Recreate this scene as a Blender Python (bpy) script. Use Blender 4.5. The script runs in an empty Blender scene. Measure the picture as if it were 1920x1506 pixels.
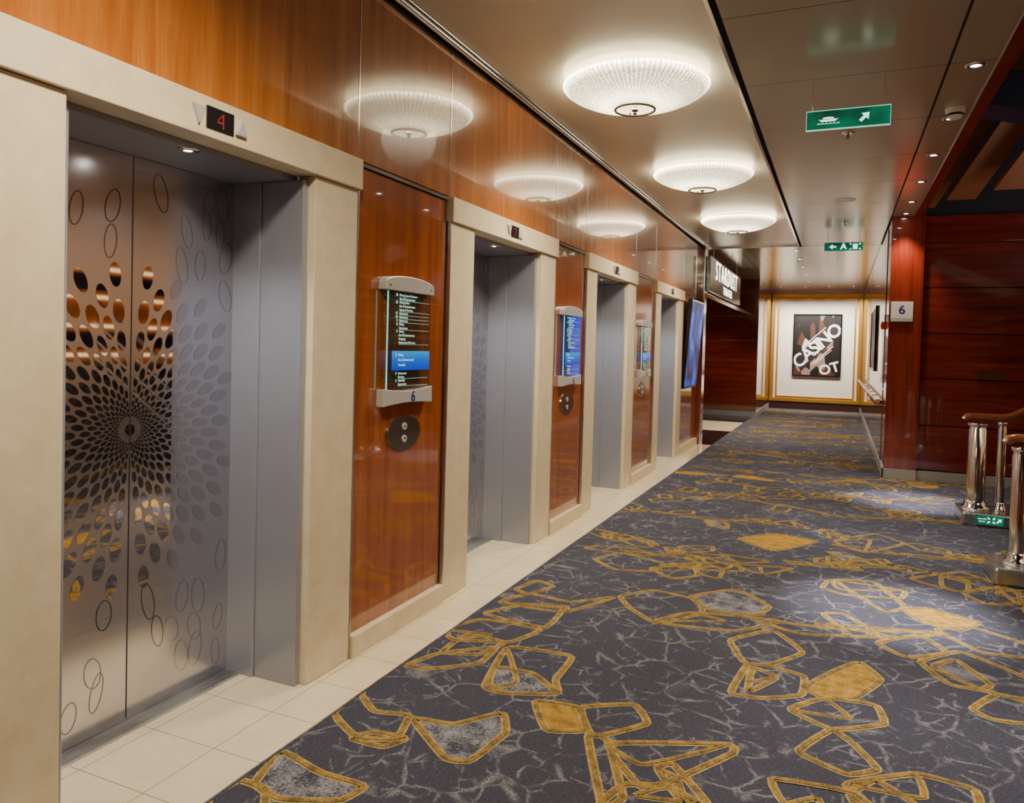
import bpy, math, random
from mathutils import Vector, Matrix
random.seed(7)
PI=math.pi
S=bpy.context.scene; C=S.collection
W,H=1920,1506
FPX=1400.0; PPX,PPY=960.0,682.0; CAMH=1.5
# ---------------------------------------------------------------- camera
Yc=Vector((615,17,-1400)).normalized()
Zc=Vector((.026,1,.0236)); Zc=(Zc-Yc*Zc.dot(Yc)).normalized()
Xc=Yc.cross(Zc)
M=Matrix((Xc,Yc,Zc))            # cam->world rotation (rows are the world axes in camera space)
cam=bpy.data.cameras.new('camera'); co=bpy.data.objects.new('camera',cam); C.objects.link(co)
co.matrix_world=Matrix.Translation((0,0,CAMH))@M.to_4x4()
cam.sensor_width=36; cam.sensor_fit='HORIZONTAL'; cam.lens=36*FPX/W
cam.shift_y=-(753-PPY)/W
cam.clip_start=.05
S.camera=co
def floor_pt(u,v,z=0):
    d=M@Vector((u-PPX,PPY-v,-FPX)); t=(z-CAMH)/d.z
    return (d.x*t,d.y*t)
# ---------------------------------------------------------------- materials
def mat(name,col,rough=.5,metal=0,coat=0,emis=None,es=0,spec=.5,alpha=1,ior=1.5):
    m=bpy.data.materials.new(name); m.use_nodes=True
    b=m.node_tree.nodes['Principled BSDF']
    b.inputs['Base Color'].default_value=(*col,1); b.inputs['Roughness'].default_value=rough
    b.inputs['Metallic'].default_value=metal; b.inputs['Coat Weight'].default_value=coat
    b.inputs['Coat Roughness'].default_value=.03; b.inputs['IOR'].default_value=ior; b.inputs['Coat IOR'].default_value=1.7
    b.inputs['Specular IOR Level'].default_value=spec; b.inputs['Alpha'].default_value=alpha
    if emis: b.inputs['Emission Color'].default_value=(*emis,1); b.inputs['Emission Strength'].default_value=es
    return m
class N:
    def __init__(s,m): s.m=m; s.t=m.node_tree; s.b=s.t.nodes['Principled BSDF']
    def n(s,ty,**k):
        x=s.t.nodes.new(ty)
        for a,v in k.items(): setattr(x,a,v)
        return x
    def l(s,a,b): s.t.links.new(a,b)
    def coord(s,scale=(1,1,1),rot=(0,0,0)):
        tc=s.n('ShaderNodeTexCoord'); mp=s.n('ShaderNodeMapping'); mp.inputs['Scale'].default_value=scale; mp.inputs['Rotation'].default_value=rot
        s.l(tc.outputs['Object'],mp.inputs['Vector']); return mp.outputs['Vector']
    def noise(s,vec,scale,detail=4,rough=.5,dist=0):
        x=s.n('ShaderNodeTexNoise'); x.inputs['Scale'].default_value=scale; x.inputs['Detail'].default_value=detail
        x.inputs['Roughness'].default_value=rough; x.inputs['Distortion'].default_value=dist
        s.l(vec,x.inputs['Vector']); return x
    def ramp(s,fac,stops,const=False):
        r=s.n('ShaderNodeValToRGB'); e=r.color_ramp.elements
        if const: r.color_ramp.interpolation='CONSTANT'
        while len(e)<len(stops): e.new(.5)
        for i,(p,c) in enumerate(stops): e[i].position=p; e[i].color=(*c,1) if len(c)==3 else c
        s.l(fac,r.inputs['Fac']); return r.outputs['Color']
    def math(s,op,a,b=None,c=None):
        x=s.n('ShaderNodeMath',operation=op)
        for i,v in enumerate((a,b,c)):
            if v is None: continue
            if isinstance(v,(int,float)): x.inputs[i].default_value=v
            else: s.l(v,x.inputs[i])
        return x.outputs[0]
    def mix(s,f,a,b,mode='MIX'):
        x=s.n('ShaderNodeMix',data_type='RGBA',blend_type=mode)
        for i,v in ((0,f),(6,a),(7,b)):
            if isinstance(v,(int,float)): x.inputs[i].default_value=v
            elif isinstance(v,tuple): x.inputs[i].default_value=(*v,1)
            else: s.l(v,x.inputs[i])
        return x.outputs[2]
    def bump(s,h,st,d=.01):
        x=s.n('ShaderNodeBump'); x.inputs['Strength'].default_value=st; x.inputs['Distance'].default_value=d
        s.l(h,x.inputs['Height']); s.l(x.outputs[0],s.b.inputs['Normal'])
    def sep(s,vec):
        x=s.n('ShaderNodeSeparateXYZ'); s.l(vec,x.inputs[0]); return x.outputs
    def rng(s,v,a,b,c=0,d=1):
        mr=s.n('ShaderNodeMapRange'); s.l(v,mr.inputs[0])
        for i,q in enumerate((a,b,c,d)): mr.inputs[1+i].default_value=q
        return mr.outputs[0]
def wood(name,dark,mid,light,axis='z',coat=1,rough=.2,fine=.45):
    m=mat(name,mid,rough,coat=coat); k=N(m)
    sc={'z':(7,7,.45),'x':(.45,7,7)}[axis]
    a=k.noise(k.coord(sc),2.0,5,.55,.5)
    f=k.noise(k.coord({'z':(60,60,1.5),'x':(1.5,60,60)}[axis]),4,3,.6)
    c=k.ramp(a.outputs['Fac'],[(.28,dark),(.5,mid),(.72,light)])
    c2=k.ramp(f.outputs['Fac'],[(.3,(.75,.75,.75)),(.7,(1.1,1.1,1.1))])
    k.l(k.mix(fine,c,c2,'MULTIPLY'),k.b.inputs['Base Color'])
    return m
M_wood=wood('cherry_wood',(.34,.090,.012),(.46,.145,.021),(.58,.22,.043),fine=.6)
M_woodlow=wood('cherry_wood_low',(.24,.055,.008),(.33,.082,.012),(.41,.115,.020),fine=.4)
M_red=wood('mahogany',(.10,.009,.004),(.16,.017,.007),(.23,.032,.013),'x',1,.2,fine=.7)
M_redz=wood('mahogany_upright',(.14,.016,.007),(.21,.028,.012),(.28,.042,.018),'z',1,.2)
def stone():
    m=mat('cream_stone',(.6,.52,.38),.42); k=N(m); v=k.coord()
    a=k.noise(v,9,6,.65); b=k.noise(v,60,3,.6)
    c=k.ramp(a.outputs['Fac'],[(.3,(.69,.565,.37)),(.55,(.75,.635,.435)),(.75,(.79,.685,.49))])
    d=k.ramp(b.outputs['Fac'],[(.3,(.92,.92,.92)),(.6,(1,1,1))])
    k.l(k.mix(.5,c,d,'MULTIPLY'),k.b.inputs['Base Color']); return m
M_stone=stone()
def tiles(name,c1,c2,grout,x0,y0,sz,rough=.3):
    m=mat(name,c1,rough); k=N(m); v=k.coord(); s=k.sep(v)
    fx=k.math('FRACT',k.math('DIVIDE',k.math('SUBTRACT',s[0],x0-sz*40),sz)); fy=k.math('FRACT',k.math('DIVIDE',k.math('SUBTRACT',s[1],y0-sz*40),sz))
    g=k.math('MAXIMUM',k.math('LESS_THAN',fx,.013),k.math('LESS_THAN',fy,.013))
    a=k.noise(v,5,5,.6); c=k.ramp(a.outputs['Fac'],[(.3,c1),(.7,c2)])
    k.l(k.mix(g,c,grout),k.b.inputs['Base Color']); return m
M_tile=tiles('cream_tile',(.72,.60,.40),(.80,.69,.49),(.34,.27,.18),-2.05,2.045,.305,.14)
M_dtile=tiles('dark_tile',(.008,.006,.007),(.016,.010,.011),(.10,.08,.07),-1.82,12.2,.4,.2)
def brushed(name,col,rough,sc=(2,2,120),metal=1,amp=.1):
    m=mat(name,col,rough,metal); k=N(m)
    a=k.noise(k.coord(sc),3,4,.6)
    r=k.ramp(a.outputs['Fac'],[(.3,(rough*(1-amp*2),)*3),(.7,(rough*(1+amp*2),)*3)]); k.l(r,k.b.inputs['Roughness'])
    c=k.ramp(a.outputs['Fac'],[(.3,tuple(x*(1-amp) for x in col)),(.7,tuple(min(1,x*(1+amp)) for x in col))]); k.l(c,k.b.inputs['Base Color'])
    return m
M_door=brushed('brushed_door_steel',(.70,.685,.73),.22,(1,1,60),amp=.03)
M_mirror=mat('mirror_etch',(.60,.55,.52),.03,1)
M_etch=mat('soft_etch',(.60,.59,.63),.14,1)
M_line=mat('outline_etch',(.26,.25,.27),.15,1)
M_jamb=mat('grey_painted_steel',(.34,.35,.40),.26,.35)
M_steel=brushed('satin_steel',(.6,.59,.58),.3,(30,30,1))
M_silver=mat('silver_paint',(.66,.66,.66),.35,.4)
M_chrome=mat('chrome',(.8,.79,.77),.12,1)
M_bronze=mat('dark_bronze',(.25,.2,.14),.25,1)
M_black=mat('black_gloss',(.01,.01,.012),.15)
M_dark=mat('dark_recess',(.012,.011,.013),.7)
M_darkwood=mat('dark_brown_wood',(.045,.018,.01),.35)
M_navy=mat('navy_panel',(.008,.016,.06),.4)
M_alu=brushed('aluminium_sill',(.75,.76,.76),.35,(1,1,1))
M_base=mat('grey_baseboard',(.42,.43,.44),.35,.4)
M_white=mat('white_plastic',(.75,.75,.72),.4)
M_whitewall=mat('white_wall',(.80,.77,.70),.5)
M_gold=mat('gold_frame',(.8,.45,.08),.3,.8)
M_blueink=mat('navy_ink',(.01,.025,.14),.5)
M_green=mat('sign_green',(0,.06,.035),.12,coat=1,emis=(0,.13,.06),es=.55)
k=N(M_green); g_=k.noise(k.coord((4,1,4)),1.5,2); k.l(k.ramp(g_.outputs['Fac'],[(.36,(0,.07,.04)),(.64,(0,.33,.16))]),k.b.inputs['Emission Color'])
M_greenedge=mat('sign_edge_glow',(.3,.8,.6),.3,emis=(.3,.9,.6),es=1.0)
M_signwhite=mat('sign_white',(.9,.9,.9),.5,emis=(.72,1,.86),es=1.8)
M_redled=mat('red_led',(.3,0,0),.5,emis=(.8,.01,.005),es=1.1)
M_redbox=mat('red_plastic',(.6,.02,.01),.4)
M_spot=mat('spot_lens',(1,1,1),.3,emis=(1,.93,.82),es=40)
M_text=mat('lit_lettering',(.4,.9,.75),.5,emis=(.5,.95,.82),es=1.0)
M_teal=mat('teal_edge_light',(.1,.7,.6),.5,emis=(.15,.8,.7),es=1.0)
M_band=mat('blue_band',(.01,.05,.3),.3,emis=(.0,.09,.62),es=.9)
k=N(M_band); s_=k.sep(k.coord())
k.l(k.ramp(k.rng(s_[2],-.15,-.05),[(0,(0,.03,.42)),(.55,(0,.12,.6)),(1,(.01,.34,.75))]),k.b.inputs['Emission Color'])
M_glass=mat('smoked_glass',(.012,.035,.03),.03,alpha=.34,coat=1)
M_glassrefl=mat('glass_painted_reflection',(.01,.04,.2),.03,alpha=.6,coat=1,emis=(.01,.06,.9),es=.9)  # blue reflection of the wall screen, painted into the glass as emission
k=N(M_glassrefl); s_=k.sep(k.coord())
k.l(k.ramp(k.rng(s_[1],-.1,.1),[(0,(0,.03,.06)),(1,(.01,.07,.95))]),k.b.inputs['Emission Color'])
M_neon=mat('neon_letters',(1,.98,.85),.5,emis=(1,.97,.78),es=7)
M_signboard=mat('sign_board',(.04,.035,.025),.2,coat=.5,emis=(.2,.24,.15),es=.15)
M_rail=wood('handrail_wood',(.2,.05,.02),(.3,.085,.03),(.36,.11,.04),'x',.8,.3)
def ceilmat(name,axis,per,w,col,rough,metal=0):
    m=mat(name,col,rough,metal); k=N(m); v=k.coord(); s=k.sep(v)
    f=k.math('FRACT',k.math('DIVIDE',k.math('ADD',s[axis],100),per)); g=k.math('LESS_THAN',f,w)
    k.l(k.mix(g,col,tuple(x*.35 for x in col)),k.b.inputs['Base Color']); return m
M_ceil=mat('ceiling_paint',(.80,.745,.63),.28)
M_ceil2=ceilmat('ceiling_panels',1,1.05,.008,(.45,.40,.32),.2,.3)
M_ceil3=ceilmat('ceiling_strips',0,.15,.09,(.58,.52,.41),.2,.45)
def bowl():
    m=mat('ribbed_lamp_glass',(.9,.88,.8),.3); k=N(m); v=k.coord(); s=k.sep(v)
    r=k.math('SQRT',k.math('ADD',k.math('MULTIPLY',s[0],s[0]),k.math('MULTIPLY',s[1],s[1])))
    vo=k.n('ShaderNodeTexVoronoi'); vo.inputs['Scale'].default_value=90; k.l(v,vo.inputs['Vector'])
    sp=k.ramp(vo.outputs['Distance'],[(.15,(.4,.4,.4)),(.65,(1.5,1.5,1.5))])
    ang=k.math('ARCTAN2',s[1],s[0]); rib=k.math('ADD',k.math('MULTIPLY',k.math('SINE',k.math('MULTIPLY',ang,90)),.32),.8)
    rad=k.ramp(r,[(.08,(.7,.7,.7)),(.18,(1.4,1.4,1.4)),(.32,(.5,.5,.5)),(.42,(.4,.4,.4)),(.452,(1.3,1.3,1.3)),(.46,(3,3,3))])
    c=k.mix(1,k.mix(1,sp,rad,'MULTIPLY'),rib,'MULTIPLY'); c=k.mix(1,c,(1,.88,.58),'MULTIPLY')
    k.l(c,k.b.inputs['Emission Color']); k.b.inputs['Emission Strength'].default_value=4.6
    return m
M_bowl=bowl()
def carpet():
    m=mat('carpet_base',(.05,.055,.08),.95,spec=.1); k=N(m); v=k.coord()
    d=k.noise(v,3,3,.6)
    dv=k.n('ShaderNodeVectorMath',operation='MULTIPLY_ADD'); k.l(d.outputs['Color'],dv.inputs[0]); dv.inputs[1].default_value=(.13,.13,0); k.l(v,dv.inputs[2])
    def lines(sc,a,b):
        vo=k.n('ShaderNodeTexVoronoi',feature='DISTANCE_TO_EDGE'); vo.inputs['Scale'].default_value=sc; k.l(dv.outputs[0],vo.inputs['Vector'])
        return k.rng(vo.outputs['Distance'],a,b,1,0)
    def mask(sc,lo,hi,off=0):
        return k.rng(k.noise(k.coord((1,1,1),(0,0,off)),sc,3,.7).outputs['Fac'],lo,hi)
    L=k.math('MAXIMUM',k.math('MULTIPLY',lines(5.2,.006,.045),mask(5,.44,.58)),k.math('MULTIPLY',lines(8.5,.012,.06),mask(6.5,.50,.62,1)))
    sp=k.noise(v,140,2,.8); spk=k.ramp(sp.outputs['Fac'],[(.38,(.0,.0,.0)),(.62,(.85,.85,.85))])
    st=k.noise(k.coord((22,170,1)),3,3,.7); big=k.noise(v,1.1,3)
    L=k.math('MULTIPLY',L,spk)
    base=k.ramp(st.outputs['Fac'],[(.3,(.022,.022,.034)),(.52,(.055,.054,.072)),(.72,(.145,.140,.158))])
    base=k.mix(k.math('MULTIPLY',big.outputs['Fac'],.5),base,(.034,.035,.053))
    k.l(k.mix(L,base,(.33,.315,.31)),k.b.inputs['Base Color'])
    k.bump(sp.outputs['Fac'],.3,.003); return m
def speck(name,c1,c2,sc=150,lo=.4,hi=.6):
    m=mat(name,c1,.95,spec=.1); k=N(m); v=k.coord(); a=k.noise(v,sc,2,.7); b=k.noise(v,sc*.12,3,.6)
    f=k.math('ADD',k.math('MULTIPLY',a.outputs['Fac'],.5),k.math('MULTIPLY',b.outputs['Fac'],.5))
    k.l(k.ramp(f,[(lo,c1),(hi,c2)]),k.b.inputs['Base Color']); return m
M_carp=carpet()
M_cg_edge=speck('carpet_gold_edge',(.22,.145,.05),(.50,.35,.13))
M_cg_mid=speck('carpet_gold_mid',(.10,.07,.035),(.36,.22,.045))
M_cg_fill=speck('carpet_gold_fill',(.18,.10,.02),(.44,.26,.05))
M_cg_grey=speck('carpet_grey_fill',(.045,.045,.062),(.28,.27,.28),90,.43,.62)
# ---------------------------------------------------------------- mesh builder
class MB:
    def __init__(s): s.v=[];s.f=[];s.mi=[];s.sm=[]
    def add(s,vs,fs,mi=0,smooth=False):
        o=len(s.v); s.v+=[tuple(p) for p in vs]
        for f in fs: s.f.append([i+o for i in f]); s.mi.append(mi); s.sm.append(smooth)
        return s
    def box(s,x0,x1,y0,y1,z0,z1,mi=0):
        vs=[(x,y,z) for x in (x0,x1) for y in (y0,y1) for z in (z0,z1)]
        return s.add(vs,[(0,1,3,2),(4,6,7,5),(0,4,5,1),(2,3,7,6),(0,2,6,4),(1,5,7,3)],mi)
    def prism(s,pts,fn,d0,d1,mi=0):        # pts CCW in 2D, fn(a,b,d)->3D
        n=len(pts); vs=[fn(a,b,d0) for a,b in pts]+[fn(a,b,d1) for a,b in pts]
        fs=[list(range(n))[::-1],list(range(n,2*n))]+[(i,(i+1)%n,n+(i+1)%n,n+i) for i in range(n)]
        return s.add(vs,fs,mi)
    def flat(s,pts,fn,d,mi=0): return s.add([fn(a,b,d) for a,b in pts],[list(range(len(pts)))],mi)
    def tube(s,path,r,seg=16,mi=0,caps=True):
        P=[Vector(p) for p in path]; R=r if isinstance(r,(list,tuple)) else [r]*len(P); rings=[]
        prev=None
        for i,p in enumerate(P):
            t=(P[min(i+1,len(P)-1)]-P[max(i-1,0)]).normalized()
            a=prev if prev is not None else (Vector((0,0,1)) if abs(t.z)<.9 else Vector((1,0,0)))
            a=(a-t*a.dot(t)).normalized(); prev=a; b=t.cross(a)
            rings.append([p+(a*math.cos(2*PI*k/seg)+b*math.sin(2*PI*k/seg))*R[i] for k in range(seg)])
        vs=[q for g in rings for q in g]; fs=[]
        for i in range(len(P)-1):
            for k in range(seg):
                k2=(k+1)%seg; fs.append((i*seg+k,i*seg+k2,(i+1)*seg+k2,(i+1)*seg+k))
        s.add(vs,fs,mi,True)
        if caps: s.add(rings[0],[list(range(seg))[::-1]],mi); s.add(rings[-1],[list(range(seg))],mi)
        return s
    def lathe(s,prof,c=(0,0,0),seg=48,mi=0,rib=0,nrib=0,closed=False):
        vs=[]
        for r,z in prof:
            for k in range(seg):
                a=2*PI*k/seg; rr=r+(rib*math.cos(a*nrib) if nrib and r>.12 else 0)
                vs.append((c[0]+rr*math.cos(a),c[1]+rr*math.sin(a),c[2]+z))
        fs=[]
        for i in range(len(prof)-1):
            for k in range(seg):
                k2=(k+1)%seg; fs.append((i*seg+k,i*seg+k2,(i+1)*seg+k2,(i+1)*seg+k))
        s.add(vs,fs,mi,True)
        return s
    def text(s,body,size,fn,d,mi=0,ax='CENTER',ay='CENTER',rot=0,sp=1,ls=1,bold=0,at=(0,0),shear=0):
        cu=bpy.data.curves.new('lettering','FONT'); cu.body=body; cu.size=size; cu.align_x=ax; cu.align_y=ay
        cu.space_character=sp; cu.space_line=ls; cu.offset=bold; cu.resolution_u=3; cu.shear=shear
        o=bpy.data.objects.new('lettering',cu); C.objects.link(o); bpy.context.view_layer.update()
        me=bpy.data.meshes.new_from_object(o.evaluated_get(bpy.context.evaluated_depsgraph_get()))
        c,sn=math.cos(rot),math.sin(rot)
        vs=[fn(at[0]+v.co.x*c-v.co.y*sn,at[1]+v.co.x*sn+v.co.y*c,d) for v in me.vertices]
        s.add(vs,[list(p.vertices) for p in me.polygons],mi)
        bpy.data.objects.remove(o); bpy.data.curves.remove(cu); bpy.data.meshes.remove(me)
        return s
def obj(name,mb,mats,parent=None,loc=(0,0,0),bevel=0,kind=None):
    me=bpy.data.meshes.new(name); me.from_pydata(mb.v,[],mb.f)
    if not isinstance(mats,(list,tuple)): mats=[mats]
    for m in mats: me.materials.append(m)
    me.polygons.foreach_set('material_index',mb.mi); me.polygons.foreach_set('use_smooth',mb.sm); me.update()
    o=bpy.data.objects.new(name,me); C.objects.link(o); o.location=loc
    if parent: o.parent=parent
    if bevel:
        b=o.modifiers.new('bevel','BEVEL'); b.width=bevel; b.segments=2; b.limit_method='ANGLE'
    if kind: o['kind']=kind
    return o
def thing(name,label,cat,loc=(0,0,0),group=None):
    o=bpy.data.objects.new(name,None); C.objects.link(o); o.location=loc; o.empty_display_size=.1
    o['label']=label; o['category']=cat
    if group: o['group']=group
    return o
def tag(o,label,cat,group=None):
    o['label']=label; o['category']=cat
    if group: o['group']=group
    return o
def dup(root,loc,label):
    r=root.copy(); C.objects.link(r); r.location=loc; r['label']=label
    for ch in list(root.children):
        c=ch.copy(); C.objects.link(c); c.parent=r
        for g in ch.children:
            d=g.copy(); C.objects.link(d); d.parent=c
    return r
def struct(name,mb,m,bevel=0): return obj(name,mb,m,bevel=bevel,kind='structure')
FX=lambda a,b,d:(d,a,b)        # faces +X (left wall)
FY=lambda a,b,d:(a,d,b)        # faces -Y (towards camera)
def ell(cx,cy,rx,ry,n=20,rot=0):
    return [(cx+rx*math.cos(2*PI*k/n)*math.cos(rot)-ry*math.sin(2*PI*k/n)*math.sin(rot),cy+rx*math.cos(2*PI*k/n)*math.sin(rot)+ry*math.sin(2*PI*k/n)*math.cos(rot)) for k in range(n)]
CZ=3.22; XW=-2.09; YE=21.5
EC=[2.035,4.68,7.22,9.93]; HW=.878
# ---------------------------------------------------------------- floor
cb=MB()
cb.box(-1.82,5,-2.5,YE,-.1,0,0)
zi=[0]
def chaikin(p):
    for e in (.10,.25):
        q=[]
        for i in range(len(p)):
            a=p[i];b=p[(i+1)%len(p)]
            q+=[(a[0]*(1-e)+b[0]*e,a[1]*(1-e)+b[1]*e),(a[0]*e+b[0]*(1-e),a[1]*e+b[1]*(1-e))]
        p=q
    return p
def area(p): return sum(p[i][0]*p[(i+1)%len(p)][1]-p[(i+1)%len(p)][0]*p[i][1] for i in range(len(p)))
XLO,XHI=-1.815,4.9
def stroke(p,w,z,mi):
    n=len(p); vs=[]
    for i in range(n):
        a=Vector(p[i-1]);b=Vector(p[(i+1)%n]); t=(b-a)
        if t.length<1e-6: t=Vector((1,0))
        t.normalize(); nn=Vector((t.y,-t.x)); c=Vector(p[i])
        o=c+nn*w/2; q=c-nn*w/2
        vs+=[(max(XLO,o.x),o.y,z),(max(XLO,q.x),q.y,z)]
    cb.add(vs,[(2*i,2*((i+1)%n),2*((i+1)%n)+1,2*i+1) for i in range(n)],mi)
rl=random.Random(3)
def loop(pts,fill=0,w=.036,extra=True):
    if area(pts)<0: pts=pts[::-1]
    zi[0]+=1; z=.0006+zi[0]*.0000035
    p=chaikin(pts)
    if max(q[0] for q in p)<XLO+.03: return
    if fill: cb.add([(max(XLO,x),y,z-.0003) for x,y in p],[list(range(len(p)))],fill)
    stroke(p,w,z+.0003,1); stroke(p,w*.55,z+.0024,2)
    if extra and fill!=3 and rl.random()<.45 and abs(area(pts))>.02:      # an angular window sharing a side of the loop
        i=rl.randrange(len(pts)); a=pts[i]; b=pts[(i+1)%len(pts)]; o=pts[(i+len(pts)//2+1)%len(pts)]
        t=rl.uniform(.45,.75)
        loop([a,b,(b[0]*(1-t)+o[0]*t,b[1]*(1-t)+o[1]*t)],0,w*.8,False)
HAND=[([(905,1290),(950,1210),(1078,1230),(1040,1275),(1050,1303),(940,1300)],0),
([(915,1285),(925,1250),(1000,1262),(1050,1303),(950,1300)],4),
([(1000,1312),(1085,1325),(1102,1372),(1022,1372)],3),
([(1085,1325),(1192,1320),(1218,1358),(1108,1385)],0),
([(622,1338),(668,1292),(700,1335),(770,1340),(745,1388),(668,1385)],0),
([(770,1345),(850,1360),(945,1335),(950,1375),(880,1430),(835,1425)],4),
([(655,1385),(700,1372),(765,1385),(720,1402)],0),
([(475,1470),(525,1405),(600,1450),(688,1475),(640,1503),(520,1500)],4),
([(380,1500),(450,1462),(500,1480),(495,1530),(400,1540)],0),
([(1130,1392),(1375,1396),(1378,1412),(1250,1470),(1200,1480)],0),
([(1100,1375),(1140,1385),(1170,1500),(1130,1520)],0),
([(1120,1510),(1170,1470),(1250,1475),(1320,1510),(1200,1560)],0),
([(1230,1440),(1260,1430),(1330,1510),(1290,1520)],0),
([(850,1205),(880,1188),(950,1205),(900,1228),(825,1225)],0),
([(820,1180),(905,1160),(1020,1180),(960,1205),(850,1200)],0),
([(900,1150),(980,1135),(1060,1140),(1025,1180)],0),
([(965,1105),(1010,1088),(1040,1100),(990,1115)],0),
([(930,1130),(990,1112),(1070,1130),(1160,1118),(1060,1150)],0),
([(760,1248),(820,1225),(935,1212),(900,1245),(800,1255)],0),
([(1160,1118),(1225,1106),(1310,1125),(1320,1150),(1232,1172),(1180,1140)],0),
([(1290,1118),(1382,1104),(1446,1138),(1420,1155),(1330,1145)],4),
([(1225,1165),(1290,1148),(1380,1155),(1470,1165),(1380,1185),(1260,1172)],0),
([(1365,1200),(1450,1180),(1510,1225),(1440,1248),(1395,1244)],0),
([(1366,1302),(1402,1244),(1440,1248),(1510,1268),(1505,1305),(1430,1310)],0),
([(1400,1300),(1410,1250),(1460,1270)],0),
([(1505,1290),(1568,1257),(1612,1240),(1655,1275),(1605,1310),(1545,1310)],3),
([(1475,1330),(1545,1308),(1645,1322),(1662,1360),(1560,1370)],0),
([(1490,1410),(1560,1366),(1600,1395),(1650,1445),(1590,1455)],0),
([(1580,1470),(1720,1450),(1830,1480),(1840,1520),(1640,1530)],0),
([(1590,1490),(1640,1460),(1720,1510),(1640,1560)],0),
([(1400,1158),(1560,1180),(1780,1188),(1695,1197),(1500,1190)],0),
([(1540,1150),(1580,1150),(1650,1190),(1600,1197)],0),
([(1640,1205),(1725,1190),(1780,1225),(1700,1235)],0),
([(1720,1240),(1800,1220),(1935,1275),(1930,1314),(1840,1295),(1780,1285)],0),
([(1745,1250),(1790,1235),(1860,1285),(1840,1295)],0),
([(1750,1180),(1820,1175),(1930,1210),(1935,1235),(1840,1225)],0),
([(1690,1142),(1740,1140),(1840,1168),(1800,1184),(1730,1168)],3),
([(1540,1103),(1555,1086),(1700,1108),(1690,1124),(1580,1115)],0),
([(1560,1086),(1640,1090),(1700,1140),(1660,1150)],0),
([(1820,1330),(1870,1300),(1960,1330),(1940,1360),(1860,1350)],0),
([(1112,1048),(1165,1036),(1250,1058),(1220,1072),(1150,1068)],0),
([(1215,1065),(1300,1060),(1310,1080),(1260,1086)],0),
([(1240,1058),(1380,1055),(1395,1072),(1300,1068)],0),
([(1700,1085),(1800,1072),(1890,1100),(1800,1112)],0),
([(1800,1110),(1880,1100),(1940,1130),(1850,1135)],0),
([(1560,1015),(1640,1000),(1700,1020),(1620,1038)],0),
([(1380,1010),(1450,1000),(1540,1015),(1450,1035)],3)]
for pts,fl in HAND: loop([floor_pt(u,v) for u,v in pts],fl)
rnd=random.Random(11)
def chain(x,y,h,n):
    for i in range(n):
        L=rnd.uniform(.22,.55); Wd=rnd.uniform(.04,.15); hh=h+rnd.uniform(-.8,.8)
        cx,cy=x+math.cos(hh)*L/2,y+math.sin(hh)*L/2
        k=rnd.choice([3,4,4,5,5]); pts=[]
        for j in range(k):
            a=2*PI*j/k+rnd.uniform(-.4,.4); q=rnd.uniform(.8,1.3)
            px,py=math.cos(a)*L/2*q,math.sin(a)*Wd*q
            pts.append((cx+px*math.cos(hh)-py*math.sin(hh),cy+px*math.sin(hh)+py*math.cos(hh)))
        if max(p[1] for p in pts)<YE-.1 and max(p[0] for p in pts)<4.8: loop(pts,rnd.choice([0]*11+[3,4]),.032)
        if rnd.random()<.6:
            a=hh+rnd.choice([-1,1])*rnd.uniform(.7,1.5); L2=rnd.uniform(.2,.4)
            c2=(cx+math.cos(a)*(L2/2),cy+math.sin(a)*(L2/2))
            pts=[(c2[0]+L2/2*u*math.cos(a)-L2*.28*v*math.sin(a),c2[1]+L2/2*u*math.sin(a)+L2*.28*v*math.cos(a)) for u,v in ((-1,-.4),(.6,-1),(1.1,.3),(-.2,1))]
            if max(p[1] for p in pts)<YE-.1 and max(p[0] for p in pts)<4.8: loop(pts,rnd.choice([0]*9+[4]),.030)
        x+=math.cos(hh)*L*.93; y+=math.sin(hh)*L*.93
yy=5.35
while yy<20.8:
    chain(rnd.uniform(-1.9,-1.5),yy,rnd.uniform(-.3,.5),6)
    chain(rnd.uniform(-.2,.6),yy+rnd.uniform(.1,.5),rnd.uniform(-.5,.5),rnd.choice([3,4,5]) if yy<10 else 2)
    yy+=.64
for i in range(10): chain(rnd.uniform(1.5,3),rnd.uniform(-1,5),rnd.uniform(0,3),5)
for i in range(6): chain(rnd.uniform(-1.5,1),rnd.uniform(-2,.8),rnd.uniform(0,3),4)
struct('floor',cb,[M_carp,M_cg_edge,M_cg_mid,M_cg_fill,M_cg_grey])
struct('floor_tile',MB().box(-2.56,-1.828,-2.5,12.2,-.1,0),M_tile)
t=MB().box(-5,-1.828,12.2,14.5,-.1,0,0).box(-5,-1.828,14.5,16.5,-.1,0,1).box(-5,-1.828,16.5,18.1,-.1,0,0)
struct('floor_entrance',t,[M_dtile,M_tile])
struct('trim_1',MB().box(-1.828,-1.82,-2.5,16.8,-.05,.004),M_steel)
# ---------------------------------------------------------------- left wall
edges=[-.72,1.157,2.913,3.802,5.558,6.342,8.098,9.052,10.808,12.2]
up=MB()
for a,b in zip(edges[:-1],edges[1:]): up.box(-2.14,XW,a+.004,b-.004,2.352,3.17)
up.box(-2.14,XW,-2.5,-.728,0,3.17)
struct('wall_left',up,M_wood,.0025)
lo=MB()
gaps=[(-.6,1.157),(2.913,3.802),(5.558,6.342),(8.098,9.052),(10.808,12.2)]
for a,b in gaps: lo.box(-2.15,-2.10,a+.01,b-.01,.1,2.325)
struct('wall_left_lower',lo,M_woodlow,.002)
bk=MB()
for a,b in gaps: bk.box(-2.2,-2.15,a,b,0,2.35)
bk.box(-2.2,-2.142,-2.5,12.2,2.36,3.4)
struct('wall_left_backing',bk,M_dark)
tr=MB()
for e in edges[1:-1]: tr.box(-2.135,XW+.002,e-.004,e+.004,2.35,3.17)
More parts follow.
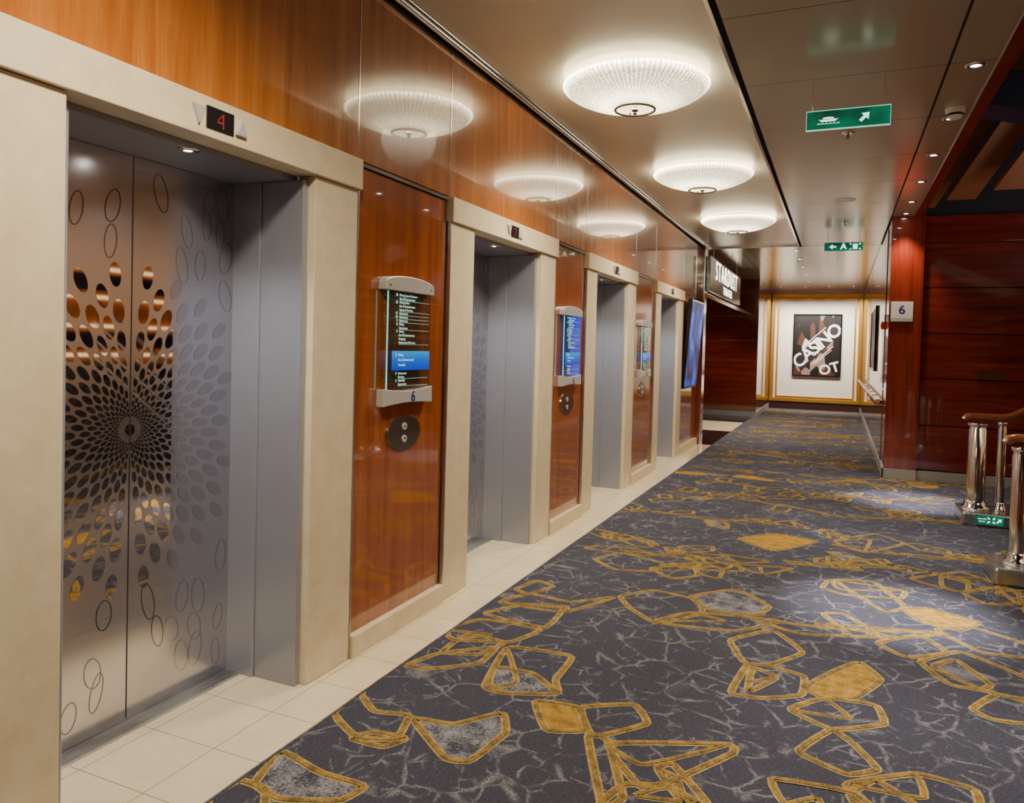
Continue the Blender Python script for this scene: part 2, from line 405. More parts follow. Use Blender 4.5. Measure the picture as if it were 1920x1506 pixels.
for a,b in gaps: tr.box(-2.14,XW+.003,a+.005,b-.005,2.328,2.345)
struct('trim_2',tr,M_chrome)
bb=MB()
for a,b in gaps: bb.box(-2.15,-2.062,a+.004,b-.004,0,.105)
struct('baseboard_left',bb,M_stone,.003)
struct('trim_3',MB().box(-2.3,-2.03,12.2,12.42,0,CZ),M_redz,.004)
struct('trim_4',MB().box(-2.03,-2.02,12.19,12.43,0,CZ),M_chrome)
# ---------------------------------------------------------------- ceiling
cl=MB().box(-2.05,-.655,-2.5,12.7,CZ,CZ+.06); struct('ceiling',cl,M_ceil)
cl=MB().box(-.61,.515,-2.5,12.73,CZ-.02,CZ+.06).box(.53,.78,-2.5,12.73,CZ-.02,CZ+.06); struct('ceiling_right',cl,M_ceil2)
struct('ceiling_far',MB().box(-5,.78,12.76,YE,CZ-.02,CZ+.06).box(-5,-2.2,12.2,12.76,CZ-.02,CZ+.06),M_ceil3)
struct('trim_5',MB().box(-2.14,-2.05,-2.5,12.7,CZ+.0,CZ+.05).box(-.655,-.61,-2.5,12.76,CZ+.02,CZ+.05).box(-2.1,-.61,12.7,12.76,CZ+.02,CZ+.05).box(.515,.53,-2.5,12.7,CZ,CZ+.05).box(-2.14,-2.085,-2.5,12.2,3.17,3.2),M_dark)
t6=MB().box(-.662,-.642,-2.5,12.7,CZ-.03,CZ+.02).box(-2.05,-.645,12.69,12.705,CZ-.03,CZ+.02).box(.772,.79,-2.5,10.2,CZ-.03,CZ+.02)
t6.tube([(-2.052,-2.5,CZ-.022),(-2.052,12.7,CZ-.022)],.02,16).box(-2.03,-2.018,-2.5,12.7,CZ-.008,CZ+.01)
struct('trim_6',t6,M_chrome)
struct('wall_fascia',MB().box(.79,.86,-2.5,10.2,CZ-.02,4.6),M_redz)
struct('ceiling_atrium',MB().box(.86,5,-2.5,10.5,4.6,4.7),M_navy)
# ---------------------------------------------------------------- right walls
rw=MB()
jz=[.13,.67,1.24,1.78,2.33,2.87,3.2]
rw.box(.53,.87,10.22,YE,0,CZ+.05)
struct('wall_right',rw,M_redz,.004)
r2=MB()
for a,b in zip(jz[:-1],jz[1:]): r2.box(.885,5,10.27,10.4,a+.005,b-.005)
struct('wall_right_front',r2,M_red,.003)
struct('wall_right_upper',MB().box(.87,5,10.30,10.45,0,4.6),M_dark)
struct('baseboard_right',MB().box(.515,.53,10.2,YE,0,.12).box(.515,.885,10.2,10.22,0,.12).box(.885,5,10.25,10.27,0,.12),M_base)
struct('trim_7',MB().box(.87,.885,10.2,10.3,.12,CZ),M_redz)
lp=MB()
for a,b in [(10.9,13.5),(13.52,16.1),(16.12,18.7),(18.72,21.4)]:
    lp.box(.522,.53,a,b,.13,1.05).box(.522,.53,a,b,1.07,3.15)
struct('wall_right_panels',lp,M_redz)
struct('wall_outer',MB().box(5,5.1,-2.5,10.5,0,4.6),M_wood)
struct('wall_back',MB().box(-2.6,5,-2.6,-2.5,0,4.6),M_redz)
# added glowing strips and navy bands on the unseen wall, for the doors to mirror
M_glowstrip=mat('added_glow_strip',(.9,.7,.4),.5,emis=(1,.68,.32),es=1.9)
lg=MB(); nv=MB()
for i in range(7):
    z=.35+i*.42
    lg.box(4.9,5,3.5+i*.12,10.2,z,z+.05)
    if i%2==0: nv.box(4.94,5,3.5,10.2,z+.12,z+.36)
struct('trim_15',lg,M_glowstrip); struct('trim_16',nv,M_navy)
# sloping panels in the stairwell overhead
M_brown=mat('brown_soffit',(.17,.065,.025),.4)
for i,(x,y) in enumerate([(.95,9.75),(1.3,9.3),(1.68,8.85),(2.1,8.4)]):
    b=MB().prism([(-.14,-.03),(.14,-.03),(.14,.03),(-.14,.03)],lambda a,c,d,x=x,y=y:(x+a+d*.25,y-d*.7,3.5+c+d*.42),-.5,2.2)
    struct('trim_%d'%(8+i),b,M_brown)
struct('trim_12',MB().prism([(-.2,-.16),(.2,-.16),(.2,.16),(-.2,.16)],lambda a,c,d:(.9+d,7.6+a,3.85+c-d*.28),-.05,3.2),M_navy)
# ---------------------------------------------------------------- far end
struct('wall_end',MB().box(-1.95,.9,YE,YE+.1,0,CZ+.05),M_whitewall)
g=MB()
def fr(x0,x1,z0,z1,w,y0,y1): g.box(x0,x1,y0,y1,z1-w,z1).box(x0,x1,y0,y1,z0,z0+w).box(x0,x0+w,y0,y1,z0+w,z1-w).box(x1-w,x1,y0,y1,z0+w,z1-w)
fr(-1.74,.52,.2,3.1,.1,YE-.05,YE); fr(-1.58,.36,.32,2.98,.035,YE-.035,YE)
struct('trim_13',g,M_gold,.008)
struct('baseboard_end',MB().box(-1.75,.53,YE-.03,YE,0,.19),M_darkwood)
w=MB()
for a,b in zip(jz[:-1],jz[1:]): w.box(-5,-1.77,18.1,18.3,a+.005,b-.005)
struct('wall_entrance',w,M_red,.003)
struct('wall_entrance_side',MB().box(-1.84,-1.75,18.14,YE,0,CZ),M_redz)
struct('wall_entrance_backing',MB().box(-5,-1.8,18.13,18.4,0,CZ).box(-5.1,-5,12.2,18.3,0,CZ).box(-5,-2.2,12.1,12.2,0,CZ),M_red)
struct('baseboard_entrance',MB().box(-5,-1.75,18.06,18.1,0,.12).box(-1.75,-1.735,18.06,YE,0,.12),M_base)
# ---------------------------------------------------------------- elevators
def door_mb(side):
    d=MB().box(-.43,-.40,min(side*.003,side*.525),max(side*.003,side*.525),.014,2.186,0)
    r_=random.Random(5); X=-.3992; zc=1.14
    cl=lambda y:(min(.52,max(.004,y)) if side>0 else max(-.52,min(-.004,y)))
    k=0; r=.055; n=26
    while r<.62:
        for j in range(n):
            a=2*PI*(j+(k%2)*.5)/n
            cy,cz=r*math.cos(a),r*math.sin(a)
            if cy*side<=.001 or abs(cy)>.50: continue
            sa=min(r*.115,.046); sb=min(r*.052,.024)
            d.flat([(cl(y),z) for y,z in ell(cy,zc+cz,sa,sb,18,a)],FX,X,1 if cy<.24-abs(cz)*.15 else 2)
        r*=1.165 if r<.4 else 1.14; k+=1
    d.flat([(cl(y),z) for y,z in ell(0,zc,.022,.022,16)],FX,X,1)
    for z in [x*.14+.14 for x in range(15)]:
        for y in [-.46,-.355,-.235,-.115,.115,.235,.355,.46]:
            y2=y+r_.uniform(-.03,.03); z2=z+r_.uniform(-.035,.035); skip=r_.random()<.1
            ry,rz=r_.uniform(.024,.036),r_.uniform(.055,.078); ro=r_.uniform(-.3,.3)
            if math.hypot(y2,z2-zc)<.66 or skip or y*side<0: continue
            if z2<.11 or z2>2.09: continue
            A=ell(y2,z2,ry,rz,28,ro); B=ell(y2,z2,ry-.0038,rz-.0038,28,ro)
            vs=[(X,cl(a),b) for a,b in A]+[(X,cl(a),b) for a,b in B]
            d.add(vs,[(i,(i+1)%28,28+(i+1)%28,28+i) for i in range(28)],3 if y<.2 else 2)
    return d
def make_elev(label):
    t=thing('elevator',label,'elevator',(XW,EC[0],0))
    for s in (-1,1):
        mm=lambda a,b:(min(s*a,s*b),max(s*a,s*b))
        obj('pillar',MB().box(-.08,.012,*mm(.562,.868),0,2.207),M_stone,t,bevel=.004)
        obj('edge_trim',MB().box(-.08,.014,*mm(.869,.878),0,2.207),M_steel,t)
        obj('jamb',MB().box(-.25,-.025,*mm(.528,.561),0,2.186).box(-.42,-.25,*mm(.518,.561),0,2.186),M_jamb,t,bevel=.003)
        obj('door_panel',door_mb(s),[M_door,M_mirror,M_etch,M_line],t)
        ar=MB(); y=s*.1
        tri=[(-.028,.03),(0,-.035),(.028,.03)] if s<0 else [(-.028,-.03),(.028,-.03),(0,.035)]
        ar.prism([(y+a,2.277+b) for a,b in tri],FX,.031,.045)
        obj('arrow_lamp',ar,M_silver,t,bevel=.003)
    obj('header',MB().box(-.085,.032,-.879,.879,2.208,2.349),M_stone,t,bevel=.004)
    obj('soffit',MB().box(-.42,-.086,-.561,.561,2.188,2.25),M_jamb,t)
    sl=MB().box(-.43,-.315,-.56,.56,0,.006)
    for i in range(7): sl.box(-.41+i*.014,-.403+i*.014,-.56,.56,.006,.011)
    obj('sill',sl,M_alu,t)
    obj('floor_display',MB().box(.03,.037,-.063,.063,2.24,2.316),M_black,t)
    dl=MB().lathe([(.018,-.001),(.018,-.006),(.036,-.006),(.042,-.001),(.042,0)],(-.12,0,2.188),24)
    sp=obj('downlight',dl,M_chrome,t)
    obj('lens',MB().lathe([(.0,-.003),(.02,-.003)],(-.12,0,2.188),24),M_spot,sp)
    return t
e0=make_elev('nearest elevator, its display showing a red 4, oval-etched steel doors')
elev=[e0]
for c,l in zip(EC[1:],['second elevator from the camera, cream stone surround and dim red display','third elevator from the camera, between the two farther wall directories','farthest elevator, cream surround beside the blue wall screen']):
    elev.append(dup(e0,(XW,c,0),l))
def led(ch):
    pat={'4':["...1","..11",".1.1","1..1","1111","...1","...1"],'7':["1111","...1","...1","..1.","..1.",".1..",".1.."]}[ch]
    m=MB()
    for r,row in enumerate(pat):
        for c,x in enumerate(row):
            if x=='1': m.prism(ell((c-1.5)*.0078,2.277+(3-r)*.0078,.0028,.0028,8),FX,.037,.0376)
    return m
for e,dg in ((elev[0],'4'),(elev[1],'7')):
    dp=[c for c in e.children if c.name.startswith('floor_display')][0]
    obj('digit',led(dg),M_redled,dp)
# ---------------------------------------------------------------- directories & call buttons
def make_dir(label,loc):
    t=thing('deck_directory',label,'directory sign',loc)
    w=.24
    arch=[(-w,.255),(w,.255),(w,.295)]+[(w*math.cos(a),.295+.04*math.sin(a)) for a in [PI*k/12 for k in range(1,12)]]+[(-w,.295)]
    cap=obj('top_bracket',MB().prism(arch,FX,.0,.045),M_silver,t,bevel=.004)
    low=[(-w,-.33)]+[(w*(-1+2*k/12),-.33+.012*math.sin(PI*k/12)) for k in range(1,12)]+[(w,-.33),(w,-.24)]+[(w*(1-2*k/12),-.24-.016*math.sin(PI*k/12)) for k in range(1,12)]+[(-w,-.24)]
    bt=obj('bottom_bracket',MB().prism(low,FX,.0,.045),M_silver,t,bevel=.004)
    obj('numeral',MB().text('6',.08,FX,.0462,at=(.04,-.290),bold=.002),M_blueink,bt)
    for s in (-1,1): obj('screw',MB().tube([(.044,s*.2,.28),(.048,s*.2,.28)],.006,12),M_chrome,cap)
    gl=obj('glass_panel',MB().box(.030,.036,-.2,.215,-.25,.262),M_glass,t)
    obj('lit_edge',MB().box(.030,.0368,-.203,-.2,-.25,.25),M_teal,gl)
    obj('current_deck_band',MB().box(.0362,.0367,-.16,.213,-.15,-.05),M_band,gl)
    rows=[('13',['Dining, Sports & Leisure','Bars & Entertainment']),('12',['Dining & Bars','Bars & Entertainment','Leisure & Services']),('11',['Staterooms']),('10',['Staterooms']),('9',['Staterooms']),('8',['Dining','Staterooms']),
          ('7',['Dining','Bars & Entertainment','Shopping','Staterooms & Services']),('6',['Dining','Bars & Entertainment','Assembly']),('5',['Staterooms','Services']),('4',['Assembly','Staterooms'])]
    tm=MB(); z=.235; step=.0186
    for n,ls in rows:
        if n=='6': z=-.070
        tm.text(n,.019,FX,.0370,at=(-.115,z),bold=.0006,ax='RIGHT')
        for l in ls: tm.text(l,.0175,FX,.0370,at=(-.10,z),ax='LEFT',bold=.0001); z-=step if n!='6' else .026
        if n!='6': tm.box(.0366,.0370,-.10,.2,z+.0085,z+.0093)
        else: z=-.165
    obj('lettering',tm,M_text,gl)
    return t
gc=[3.357,5.95,8.575]
d0=make_dir('glass deck directory nearest the camera, between first and second elevators',(-2.10,gc[0],1.51))
d1=dup(d0,(-2.10,gc[1],1.51),'glass deck directory with a bright blue reflection painted in, between the second and third elevators')
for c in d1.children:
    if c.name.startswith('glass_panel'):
        c.data=c.data.copy(); c.data.materials[0]=M_glassrefl
dup(d0,(-2.10,gc[2],1.51),'farthest glass deck directory, before the last elevator')
c0=thing('call_button_plate','oval steel call button plate under the nearest deck directory','call button',(-2.10,gc[0]+.02,1.03))
obj('plate',MB().prism(ell(0,0,.165,.092,48),FX,0,.008),brushed('plate_steel',(.34,.29,.25),.24,(1,1,20),amp=.03),c0,bevel=.002)
for s in (1,-1):
    bt=obj('button',MB().prism(ell(0,s*.033,.021,.019,24),FX,.008,.012),M_silver,c0)
    obj('arrow',MB().flat([(-.009,s*.033-s*.007),(.009,s*.033-s*.007),(0,s*.033+s*.009)] if s>0 else [(-.009,s*.033+.007),(0,s*.033-.009),(.009,s*.033+.007)],FX,.0124),M_black,bt)
dup(c0,(-2.10,gc[1],1.03),'oval call button plate between the second and third elevators')
dup(c0,(-2.10,gc[2],1.03),'oval call button plate under the farthest directory')
# ---------------------------------------------------------------- ceiling lamps
def make_lamp(label,y):
    t=thing('ceiling_lamp',label,'ceiling lamp',(-1.25,y,CZ))
    prof=[(.455,-.035),(.462,-.045),(.45,-.065),(.41,-.095),(.34,-.128),(.26,-.153),(.18,-.170),(.1,-.178),(.02,-.18)]
    obj('glass_bowl',MB().lathe(prof,seg=360,rib=.003,nrib=90),M_bowl,t)
    obj('canopy',MB().lathe([(0,-.0),(.3,-.0),(.3,-.03),(.0,-.03)]),M_white,t)
    rg=MB(); pth=[(.125*math.cos(2*PI*k/40),.125*math.sin(2*PI*k/40),-.192) for k in range(41)]
    rg.tube(pth,.008,10)
    for a in (0,2.1,4.2): rg.tube([(.125*math.cos(a),.125*math.sin(a),-.192),(.11*math.cos(a),.11*math.sin(a),-.172)],.005,8)
    obj('ring',rg,M_bronze,t)
    obj('finial',MB().lathe([(0,-.225),(.01,-.222),(.012,-.212),(.007,-.205),(.02,-.2),(.022,-.193),(0,-.185)],seg=20),M_bronze,t)
    return t
l0=make_lamp('ribbed glass bowl ceiling lamp opposite the second elevator, largest in view',4.7)
dup(l0,(-1.25,7.25,CZ),'ribbed glass ceiling lamp opposite the third elevator, middle of the three')
dup(l0,(-1.25,9.93,CZ),'ribbed glass ceiling lamp opposite the farthest elevator')
# ---------------------------------------------------------------- downlights
def make_dl(label,loc,group):
    t=thing('downlight',label,'downlight',loc,group)
    obj('trim_ring',MB().lathe([(.028,0),(.028,-.006),(.048,-.006),(.056,0)],seg=28),M_chrome,t)
    obj('lens',MB().lathe([(0,-.002),(.03,-.002)],seg=24),M_spot,t)
    return t
def spot(loc,e,ang=80,blend=.6,col=(1,.86,.68),tgt=None,size=.04):
    L=bpy.data.lights.new('spot_light','SPOT'); L.energy=e; L.spot_size=math.radians(ang); L.spot_blend=blend; L.color=col; L.shadow_soft_size=size
    o=bpy.data.objects.new('spot_light',L); C.objects.link(o); o.location=loc
    if tgt: o.rotation_euler=(Vector(tgt)-Vector(loc)).to_track_quat('-Z','Y').to_euler()
    return o
ordn=['first','second','third','fourth','fifth','sixth']
G='downlights beside the dark stairwell'
dlt=make_dl('first small downlight from the camera in the row by the stairwell edge',(.665,5.07,CZ-.02),G)
for i,y in enumerate([6.14,7.2,8.26,9.3,10.05]):
    dup(dlt,(.665,y,CZ-.02),'%s small downlight from the camera in the row by the stairwell edge'%ordn[i+1])
for y in [2.9,4.0,6.14,7.2,9.3]: spot((.665,y,CZ-.04),210,44,.8,(1,.95,.9),tgt=(.45,y,0))
spot((.665,5.07,CZ-.04),1400,27,.9,(1,.97,.95),tgt=(.35,4.9,0))
spot((.665,8.26,CZ-.04),1500,27,.9,(1,.97,.95),tgt=(.75,8.7,0))
spot((.665,10.02,CZ-.04),120,70,.8,(1,.8,.65),tgt=(.7,10.3,0))
far=[(-.72,13.2),(-.72,14.4),(-.72,15.7),(-.72,17.2),(-.72,18.9)]
for i,(x,y) in enumerate(far):
    o=dup(dlt,(x,y,CZ-.02),'%s downlight beyond the lamps on the striped far ceiling'%ordn[i]); o['group']='downlights on the striped far ceiling'
    spot((x,y,CZ-.04),280,90,.7)
for i,x in enumerate([-1.45,-.85,-.3,.25]):
    o=dup(dlt,(x,20.3,CZ-.02),'%s from the left of the downlights washing the poster wall'%ordn[i]); o['group']='downlights before the poster wall'
    spot((x,20.3,CZ-.04),270,95,.8,(1,.91,.76),tgt=(x,21.6,1.2))
for i,(x,y) in enumerate([(-2.6,13.4),(-2.6,15.2),(-2.6,17)]):
    o=dup(dlt,(x,y,CZ-.02),'%s downlight inside the theater entrance'%ordn[i]); o['group']='downlights inside the theater entrance'
    spot((x,y,CZ-.04),150,90,.7)
for c in EC: spot((XW-.12,c,2.17),34,120,.8,(.95,.97,1),size=.02)
# ---------------------------------------------------------------- ceiling fittings
sd=thing('smoke_detector','white round smoke detector hanging by the second stairwell downlight','smoke detector',(.665,5.9,CZ-.02))
obj('body',MB().lathe([(0,-.07),(.035,-.07),(.045,-.055),(.05,-.03),(.06,-.028),(.062,0)],seg=28),M_white,sd)
obj('grille',MB().lathe([(.047,-.052),(.051,-.048),(.051,-.04),(.048,-.036)],seg=28),M_dark,sd)
def sprinkler(label,x,y):
    s=thing('sprinkler',label,'sprinkler',(x,y,CZ-.02))
    obj('escutcheon',MB().lathe([(.0,-.008),(.042,-.008),(.05,0),(.0,0)],seg=24),M_chrome,s)
    obj('head',MB().tube([(0,0,-.006),(0,0,-.045)],.008,10).tube([(0,0,-.045),(0,0,-.048)],.02,14),M_bronze,s)
sprinkler('small ceiling sprinkler just behind the nearer green sign',0.0,6.28)
sprinkler('small ceiling sprinkler just before the farther green sign',0.0,10.5)
cs=thing('ceiling_speaker','round flat ceiling speaker midway between the two green signs','ceiling speaker',(0,9.0,CZ-.02))
obj('rim',MB().lathe([(.09,0),(.09,-.008),(.105,-.006),(.11,0)],seg=32),M_white,cs)
obj('grille',MB().lathe([(0,-.006),(.092,-.006)],seg=32),M_silver,cs)
def arrow(mb,cx,cy,s,rot,y):
    p=[(-.5,-.13),(.02,-.13),(.02,-.4),(.5,0),(.02,.4),(.02,.13),(-.5,.13)]
    c,sn=math.cos(rot),math.sin(rot)
    mb.flat([(cx+s*(a*c-b*sn),cy+s*(a*sn+b*c)) for a,b in p],FY,y)
s1=thing('exit_sign','green hanging sign with lifeboat symbol and diagonal arrow','exit sign',(-.005,5.04,2.95))
obj('panel',MB().box(-.235,.235,-.012,.012,-.056,.056),M_green,s1,bevel=.002)
obj('edge_frame',MB().box(-.237,.237,-.013,.013,.056,.060).box(-.237,-.235,-.013,.013,-.058,.056).box(.235,.237,-.013,.013,-.058,.056).box(-.235,.235,-.013,.013,-.0585,-.056),M_greenedge,s1)
for s in (-1,1): obj('hanger',MB().tube([(s*.2,0,.06),(s*.2,0,.25)],.003,8),M_chrome,s1)
sy=MB()
sy.flat([(-.165,.004),(-.15,-.012),(-.07,-.012),(-.052,.006),(-.062,.002),(-.152,.0)],FY,-.0128)
sy.flat([(-.145,.004),(-.075,.005),(-.082,.013),(-.1,.016),(-.128,.015),(-.14,.011)],FY,-.0128)
for k2 in range(6): 
    xx=-.172+k2*.022; sy.flat([(xx,-.024),(xx+.008,-.019),(xx+.018,-.024),(xx+.018,-.028),(xx+.008,-.023),(xx,-.028)],FY,-.0128)
obj('lifeboat_symbol',sy,M_signwhite,s1)
sy=MB(); arrow(sy,.095,0,.07,PI/4,-.0128); obj('arrow_symbol',sy,M_signwhite,s1)
s2=thing('exit_sign','green hanging sign with left arrow, letter A and figures','exit sign',(-.005,11.6,3.03))
obj('panel',MB().box(-.25,.25,-.012,.012,-.06,.06),M_green,s2,bevel=.002)
for s in (-1,1): obj('hanger',MB().tube([(s*.2,0,.06),(s*.2,0,.17)],.003,8),M_chrome,s2)
sy=MB(); arrow(sy,-.14,0,.09,PI,-.0128); obj('arrow_symbol',sy,M_signwhite,s2)
obj('letter',MB().text('A',.12,FY,-.0128,bold=.003),M_signwhite,s2)
sy=MB()
for dx in (.13,.15,.17):
    sy.flat(ell(dx,.03,.009,.009,12),FY,-.0128); sy.flat([(dx-.008,-.04),(dx+.008,-.04),(dx+.012,.018),(dx-.012,.018)],FY,-.0128)
for a,b,r in ((.09,.035,-.7),(.21,.035,-2.4),(.09,-.035,.7),(.21,-.035,2.4)): arrow(sy,a,b,.035,r,-.0128)
obj('assembly_symbol',sy,M_signwhite,s2)
# ---------------------------------------------------------------- poster, signs, screen
ps=thing('framed_poster','framed black casino poster centred on the white end wall','poster',(-.57,YE-.02,1.73))
pf=MB(); x0,x1,z0,z1,wf=-.6,.6,-.83,.83,.035
pf.box(x0,x1,-.03,.02,z1-wf,z1).box(x0,x1,-.03,.02,z0,z0+wf).box(x0,x0+wf,-.03,.02,z0+wf,z1-wf).box(x1-wf,x1,-.03,.02,z0+wf,z1-wf)
obj('frame',pf,M_black,ps)
mp=mat('poster_print',(.03,.02,.02),.4); k=N(mp)
vo=k.n('ShaderNodeTexVoronoi'); vo.inputs['Scale'].default_value=3.4; k.l(k.coord((1.8,1,.8),(0,.7,0)),vo.inputs['Vector'])
bw=k.n('ShaderNodeRGBToBW'); k.l(vo.outputs['Color'],bw.inputs[0])
k.l(k.ramp(bw.outputs[0],[(.0,(.010,.008,.009)),(.52,(.014,.01,.011)),(.56,(.07,.03,.022)),(.66,(.26,.17,.14)),(.78,(.55,.50,.46))],True),k.b.inputs['Base Color'])
pr=obj('print',MB().box(x0+wf,x1-wf,-.012,.01,z0+wf,z1-wf),mp,ps)
cw=mat('poster_white',(.88,.84,.8),.5); cdk=mat('poster_black',(.015,.01,.012),.5)
tx=MB(); R0=.76
def bar(u0,u1,off,th,mi=0,d=-.0124):
    c,sn=math.cos(R0),math.sin(R0)
    q=[(u*c-v*sn,-.03+u*sn+v*c) for u,v in ((u0,off),(u1,off),(u1,off+th),(u0,off+th))]
    tx.flat([(max(x0+wf,min(x1-wf,a)),b) for a,b in q],FY,d,mi)
bar(-.74,.74,-.23,.44,1,-.0122)
tx.text('CASINO',.46,FY,-.0127,rot=R0,at=(.0,-.03),bold=.010,sp=.84,shear=.1)
tx.text('OT',.36,FY,-.0127,rot=.3,at=(.32,-.62),bold=.010)
bar(-.45,.30,-.275,.02); bar(-.3,.5,.22,.02); bar(-.35,.2,-.32,.015)
obj('lettering',tx,[cw,cdk],pr)
dg=thing('deck_sign','white deck number 6 plate on the red wood pillar','sign',(.67,10.22,2.04))
obj('plate',MB().box(-.12,.12,-.02,-.005,-.085,.12),M_white,dg,bevel=.003)
obj('lower_strip',MB().box(-.12,.12,-.021,-.005,-.12,-.087),M_silver,dg)
obj('backing',MB().box(-.08,.08,-.006,.0,-.08,.08),M_silver,dg)
obj('numeral',MB().text('6',.15,FY,-.0206,at=(0,.018),bold=.003),M_blueink,dg)
tag(obj('fire_alarm',MB().box(.49,.524,11.05,11.15,1.85,1.95).tube([(.49,11.1,1.9),(.482,11.1,1.9)],.025,16),M_redbox,bevel=.004),'small red fire alarm box on the corridor wall','alarm')
wp=thing('framed_picture','dark framed picture on the right corridor wall','picture',(.522,14,1.77))
obj('frame',MB().box(-.03,0,-.9,-.86,-.52,.52).box(-.03,0,.86,.9,-.52,.52).box(-.03,0,-.86,.86,.48,.52).box(-.03,0,-.86,.86,-.52,-.48),M_black,wp)
obj('print',MB().box(-.015,0,-.86,.86,-.48,.48),mp,wp)
hr=thing('wall_handrail','wooden handrail along the right corridor wall','handrail',(.45,11,.88))
obj('rail',MB().tube([(.06,0,0),(.02,.02,0),(0,.06,0),(0,9.6,0)],.028,14),M_rail,hr)
for i in range(7): obj('bracket',MB().tube([(.07,.4+i*1.4,-.06),(.0,.4+i*1.4,-.06),(0,.4+i*1.4,-.02)],.01,8),M_chrome,hr)
bp=thing('wall_vent_plate','small brown louvred plate on the red wall by the stairs','wall plate',(1.62,10.27,1.3))
obj('plate',MB().box(-.13,.13,-.012,0,-.055,.055),M_bronze,bp,bevel=.002)
lv=MB()
for i in range(5): lv.box(-.11,.11,-.018,-.012,-.04+i*.018,-.034+i*.018)
obj('louvres',lv,M_redz,bp)
ns=thing('theater_sign','glowing letter sign over the theater entrance on the left','sign',(-1.98,14.25,2.76))
obj('board',MB().box(-.03,.03,-1.95,1.95,-.29,.28),M_signboard,ns,bevel=.005)
obj('lettering',MB().text('STARDUST',.46,FX,.034,at=(.0,.08),sp=1.35,bold=-.004),M_neon,ns)
obj('small_lettering',MB().text('THEATER',.20,FX,.034,at=(.1,-.18),sp=1.5),M_neon,ns)
for y in (-1.5,1.5): obj('hanger',MB().tube([(0,y,.28),(0,y,.46)],.012,10),M_chrome,ns)
struct('trim_14',MB().box(-2.12,-2.02,12.42,18.1,2.38,2.45),M_chrome)
sc=thing('display_screen','tall black wall screen showing a blue picture, after the last elevator','screen',(-2.09,11.45,1.6))
sc.rotation_euler=(0,math.radians(4),0)
obj('casing',MB().box(.01,.07,-.5,.52,-.66,.66),M_black,sc,bevel=.006)
obj('mount',MB().box(-.01,.012,-.15,.15,-.5,.1),M_dark,sc)
ms=mat('screen_blue',(.0,.002,.01),.35,spec=.2,emis=(.01,.06,.9),es=.9); k=N(ms); nz=k.noise(k.coord((1,1.2,1)),2.4,3,.5,.6)
k.l(k.ramp(nz.outputs['Fac'],[(.40,(.0,.002,.03)),(.53,(.0,.015,.4)),(.68,(.02,.22,1))]),k.b.inputs['Emission Color'])
obj('screen',MB().box(.0705,.072,-.475,.495,-.63,.63),ms,sc)
# ---------------------------------------------------------------- stair railing
pl1=thing('stair_curb','low grey curb carrying the farther newel, with small green sign','curb',(1.05,7.75,0))
obj('base',MB().box(0,.55,0,.5,0,.12),M_steel,pl1,bevel=.02)
sg=obj('green_sign',MB().box(.1,.32,-.006,0,.025,.105),M_green,pl1)
sy=MB(); arrow(sy,.285,.065,.05,PI/4,-.0068); sy.text('Assembly',.018,FY,-.0068,at=(.155,.075)); sy.text('Station',.018,FY,-.0068,at=(.155,.052))
for a,b,r in ((.205,.082,-.8),(.245,.082,-2.35),(.205,.048,.8),(.245,.048,2.35)): arrow(sy,a,b,.028,r,-.0068)
obj('symbols',sy,M_signwhite,sg)
tag(obj('stair_curb',MB().box(.98,1.6,5.78,6.2,0,.12),M_steel,bevel=.02),'low grey curb under the nearer chrome newel, right edge','curb')
def newel(label,x,y,r,h):
    t=thing('newel_post',label,'railing post',(x,y,.12))
    obj('shaft',MB().lathe([(r,.04),(r,h-.06),(r*.9,h-.05),(r*.9,h-.03)],seg=32),M_chrome,t)
    obj('base_collar',MB().lathe([(0,0),(r*1.55,0),(r*1.55,.018),(r*1.25,.03),(r*1.2,.06),(r,.075)],seg=32),M_chrome,t)
    obj('top_cap',MB().lathe([(r*.9,h-.03),(r*1.12,h-.025),(r*1.12,h-.005),(r*.5,h),(0,h)],seg=32),M_chrome,t)
newel('thick chrome newel post with flared base on the farther curb',1.18,7.98,.075,.79)
newel('thin chrome post just right of the thick newel, on the farther curb',1.37,7.98,.035,.81)
newel('chrome newel post nearest the camera at the right edge',1.14,5.98,.05,.79)
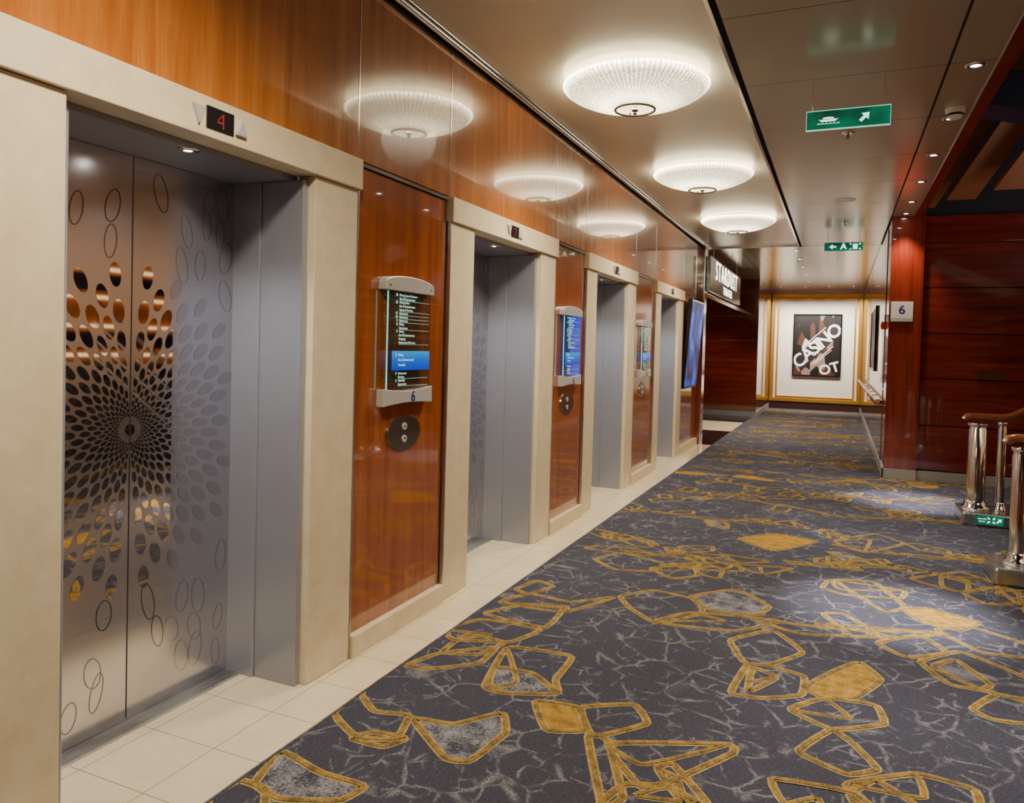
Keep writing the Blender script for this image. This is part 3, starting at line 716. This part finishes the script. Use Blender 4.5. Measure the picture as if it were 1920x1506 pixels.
def rail(label,y,x0):
    t=thing('stair_handrail',label,'handrail',(x0,y,.962))
    pth=[(0,.0,-.03),(.02,0,0),(.06,0,.008),(.3,0,.008),(.38,0,.03),(1.9,0,.95)]
    obj('rail',MB().tube(pth,.027,14),M_rail,t)
    obj('under_bar',MB().tube([(a,b,c-.03) for a,b,c in pth[4:]],.01,8),M_chrome,t)
    for z in (-.25,-.45,-.65): obj('cross_bar',MB().tube([(.36,0,z+.02),(1.9,0,z+.95)],.009,8),M_chrome,t)
rail('brown wooden stair handrail on the farther newel posts',7.98,1.07)
rail('brown wooden stair handrail on the nearest newel, right edge',5.98,1.05)
st=MB()
for i in range(7): st.box(1.62+i*.28,1.62+(i+1)*.28+(.0 if i<6 else 1.4),6.3,7.74,0,.16*(i+1))
tag(obj('staircase',st,M_carp,bevel=.005),'dark carpeted stairs rising to the right behind the railings','stairs')
# ---------------------------------------------------------------- lighting
def area(loc,e,sx,sy,col=(1,.86,.68),tgt=None):
    L=bpy.data.lights.new('area_light','AREA'); L.energy=e; L.shape='RECTANGLE'; L.size=sx; L.size_y=sy; L.color=col
    o=bpy.data.objects.new('area_light',L); C.objects.link(o); o.location=loc
    if tgt: o.rotation_euler=(Vector(tgt)-Vector(loc)).to_track_quat('-Z','Y').to_euler()
    return o
for y in (4.7,7.25,9.93): spot((-1.25,y,CZ-.23),260,155,.9,(1,.87,.66),size=.2)
spot((-1.0,1.4,CZ-.1),280,160,.9,(1,.87,.66),size=.12)  # added fill for the near wood wall, out of view, no fixture
area((3.2,3,4.4),110,3,6,(1,.85,.70),tgt=(1.2,3,0))  # unseen general fill added above the atrium
spot((2.9,3.0,3.9),200,100,.9,(1,.8,.6),tgt=(5,4.5,1.6),size=.3)  # added to warm the unseen outer wall that the doors mirror
spot((2.6,8.2,2.6),45,120,.8,(.6,.7,1),tgt=(1.4,9.2,4.2),size=.3)  # added blue light on the overhead stairwell panels, no fixture
spot((2.3,8.9,1.7),30,110,.8,(1,.6,.35),tgt=(1.5,9.2,4.0),size=.3)  # added warm light from below on the same panels
w=bpy.data.worlds.new('world'); S.world=w; w.use_nodes=True
w.node_tree.nodes['Background'].inputs[0].default_value=(1,.88,.74,1); w.node_tree.nodes['Background'].inputs[1].default_value=.08
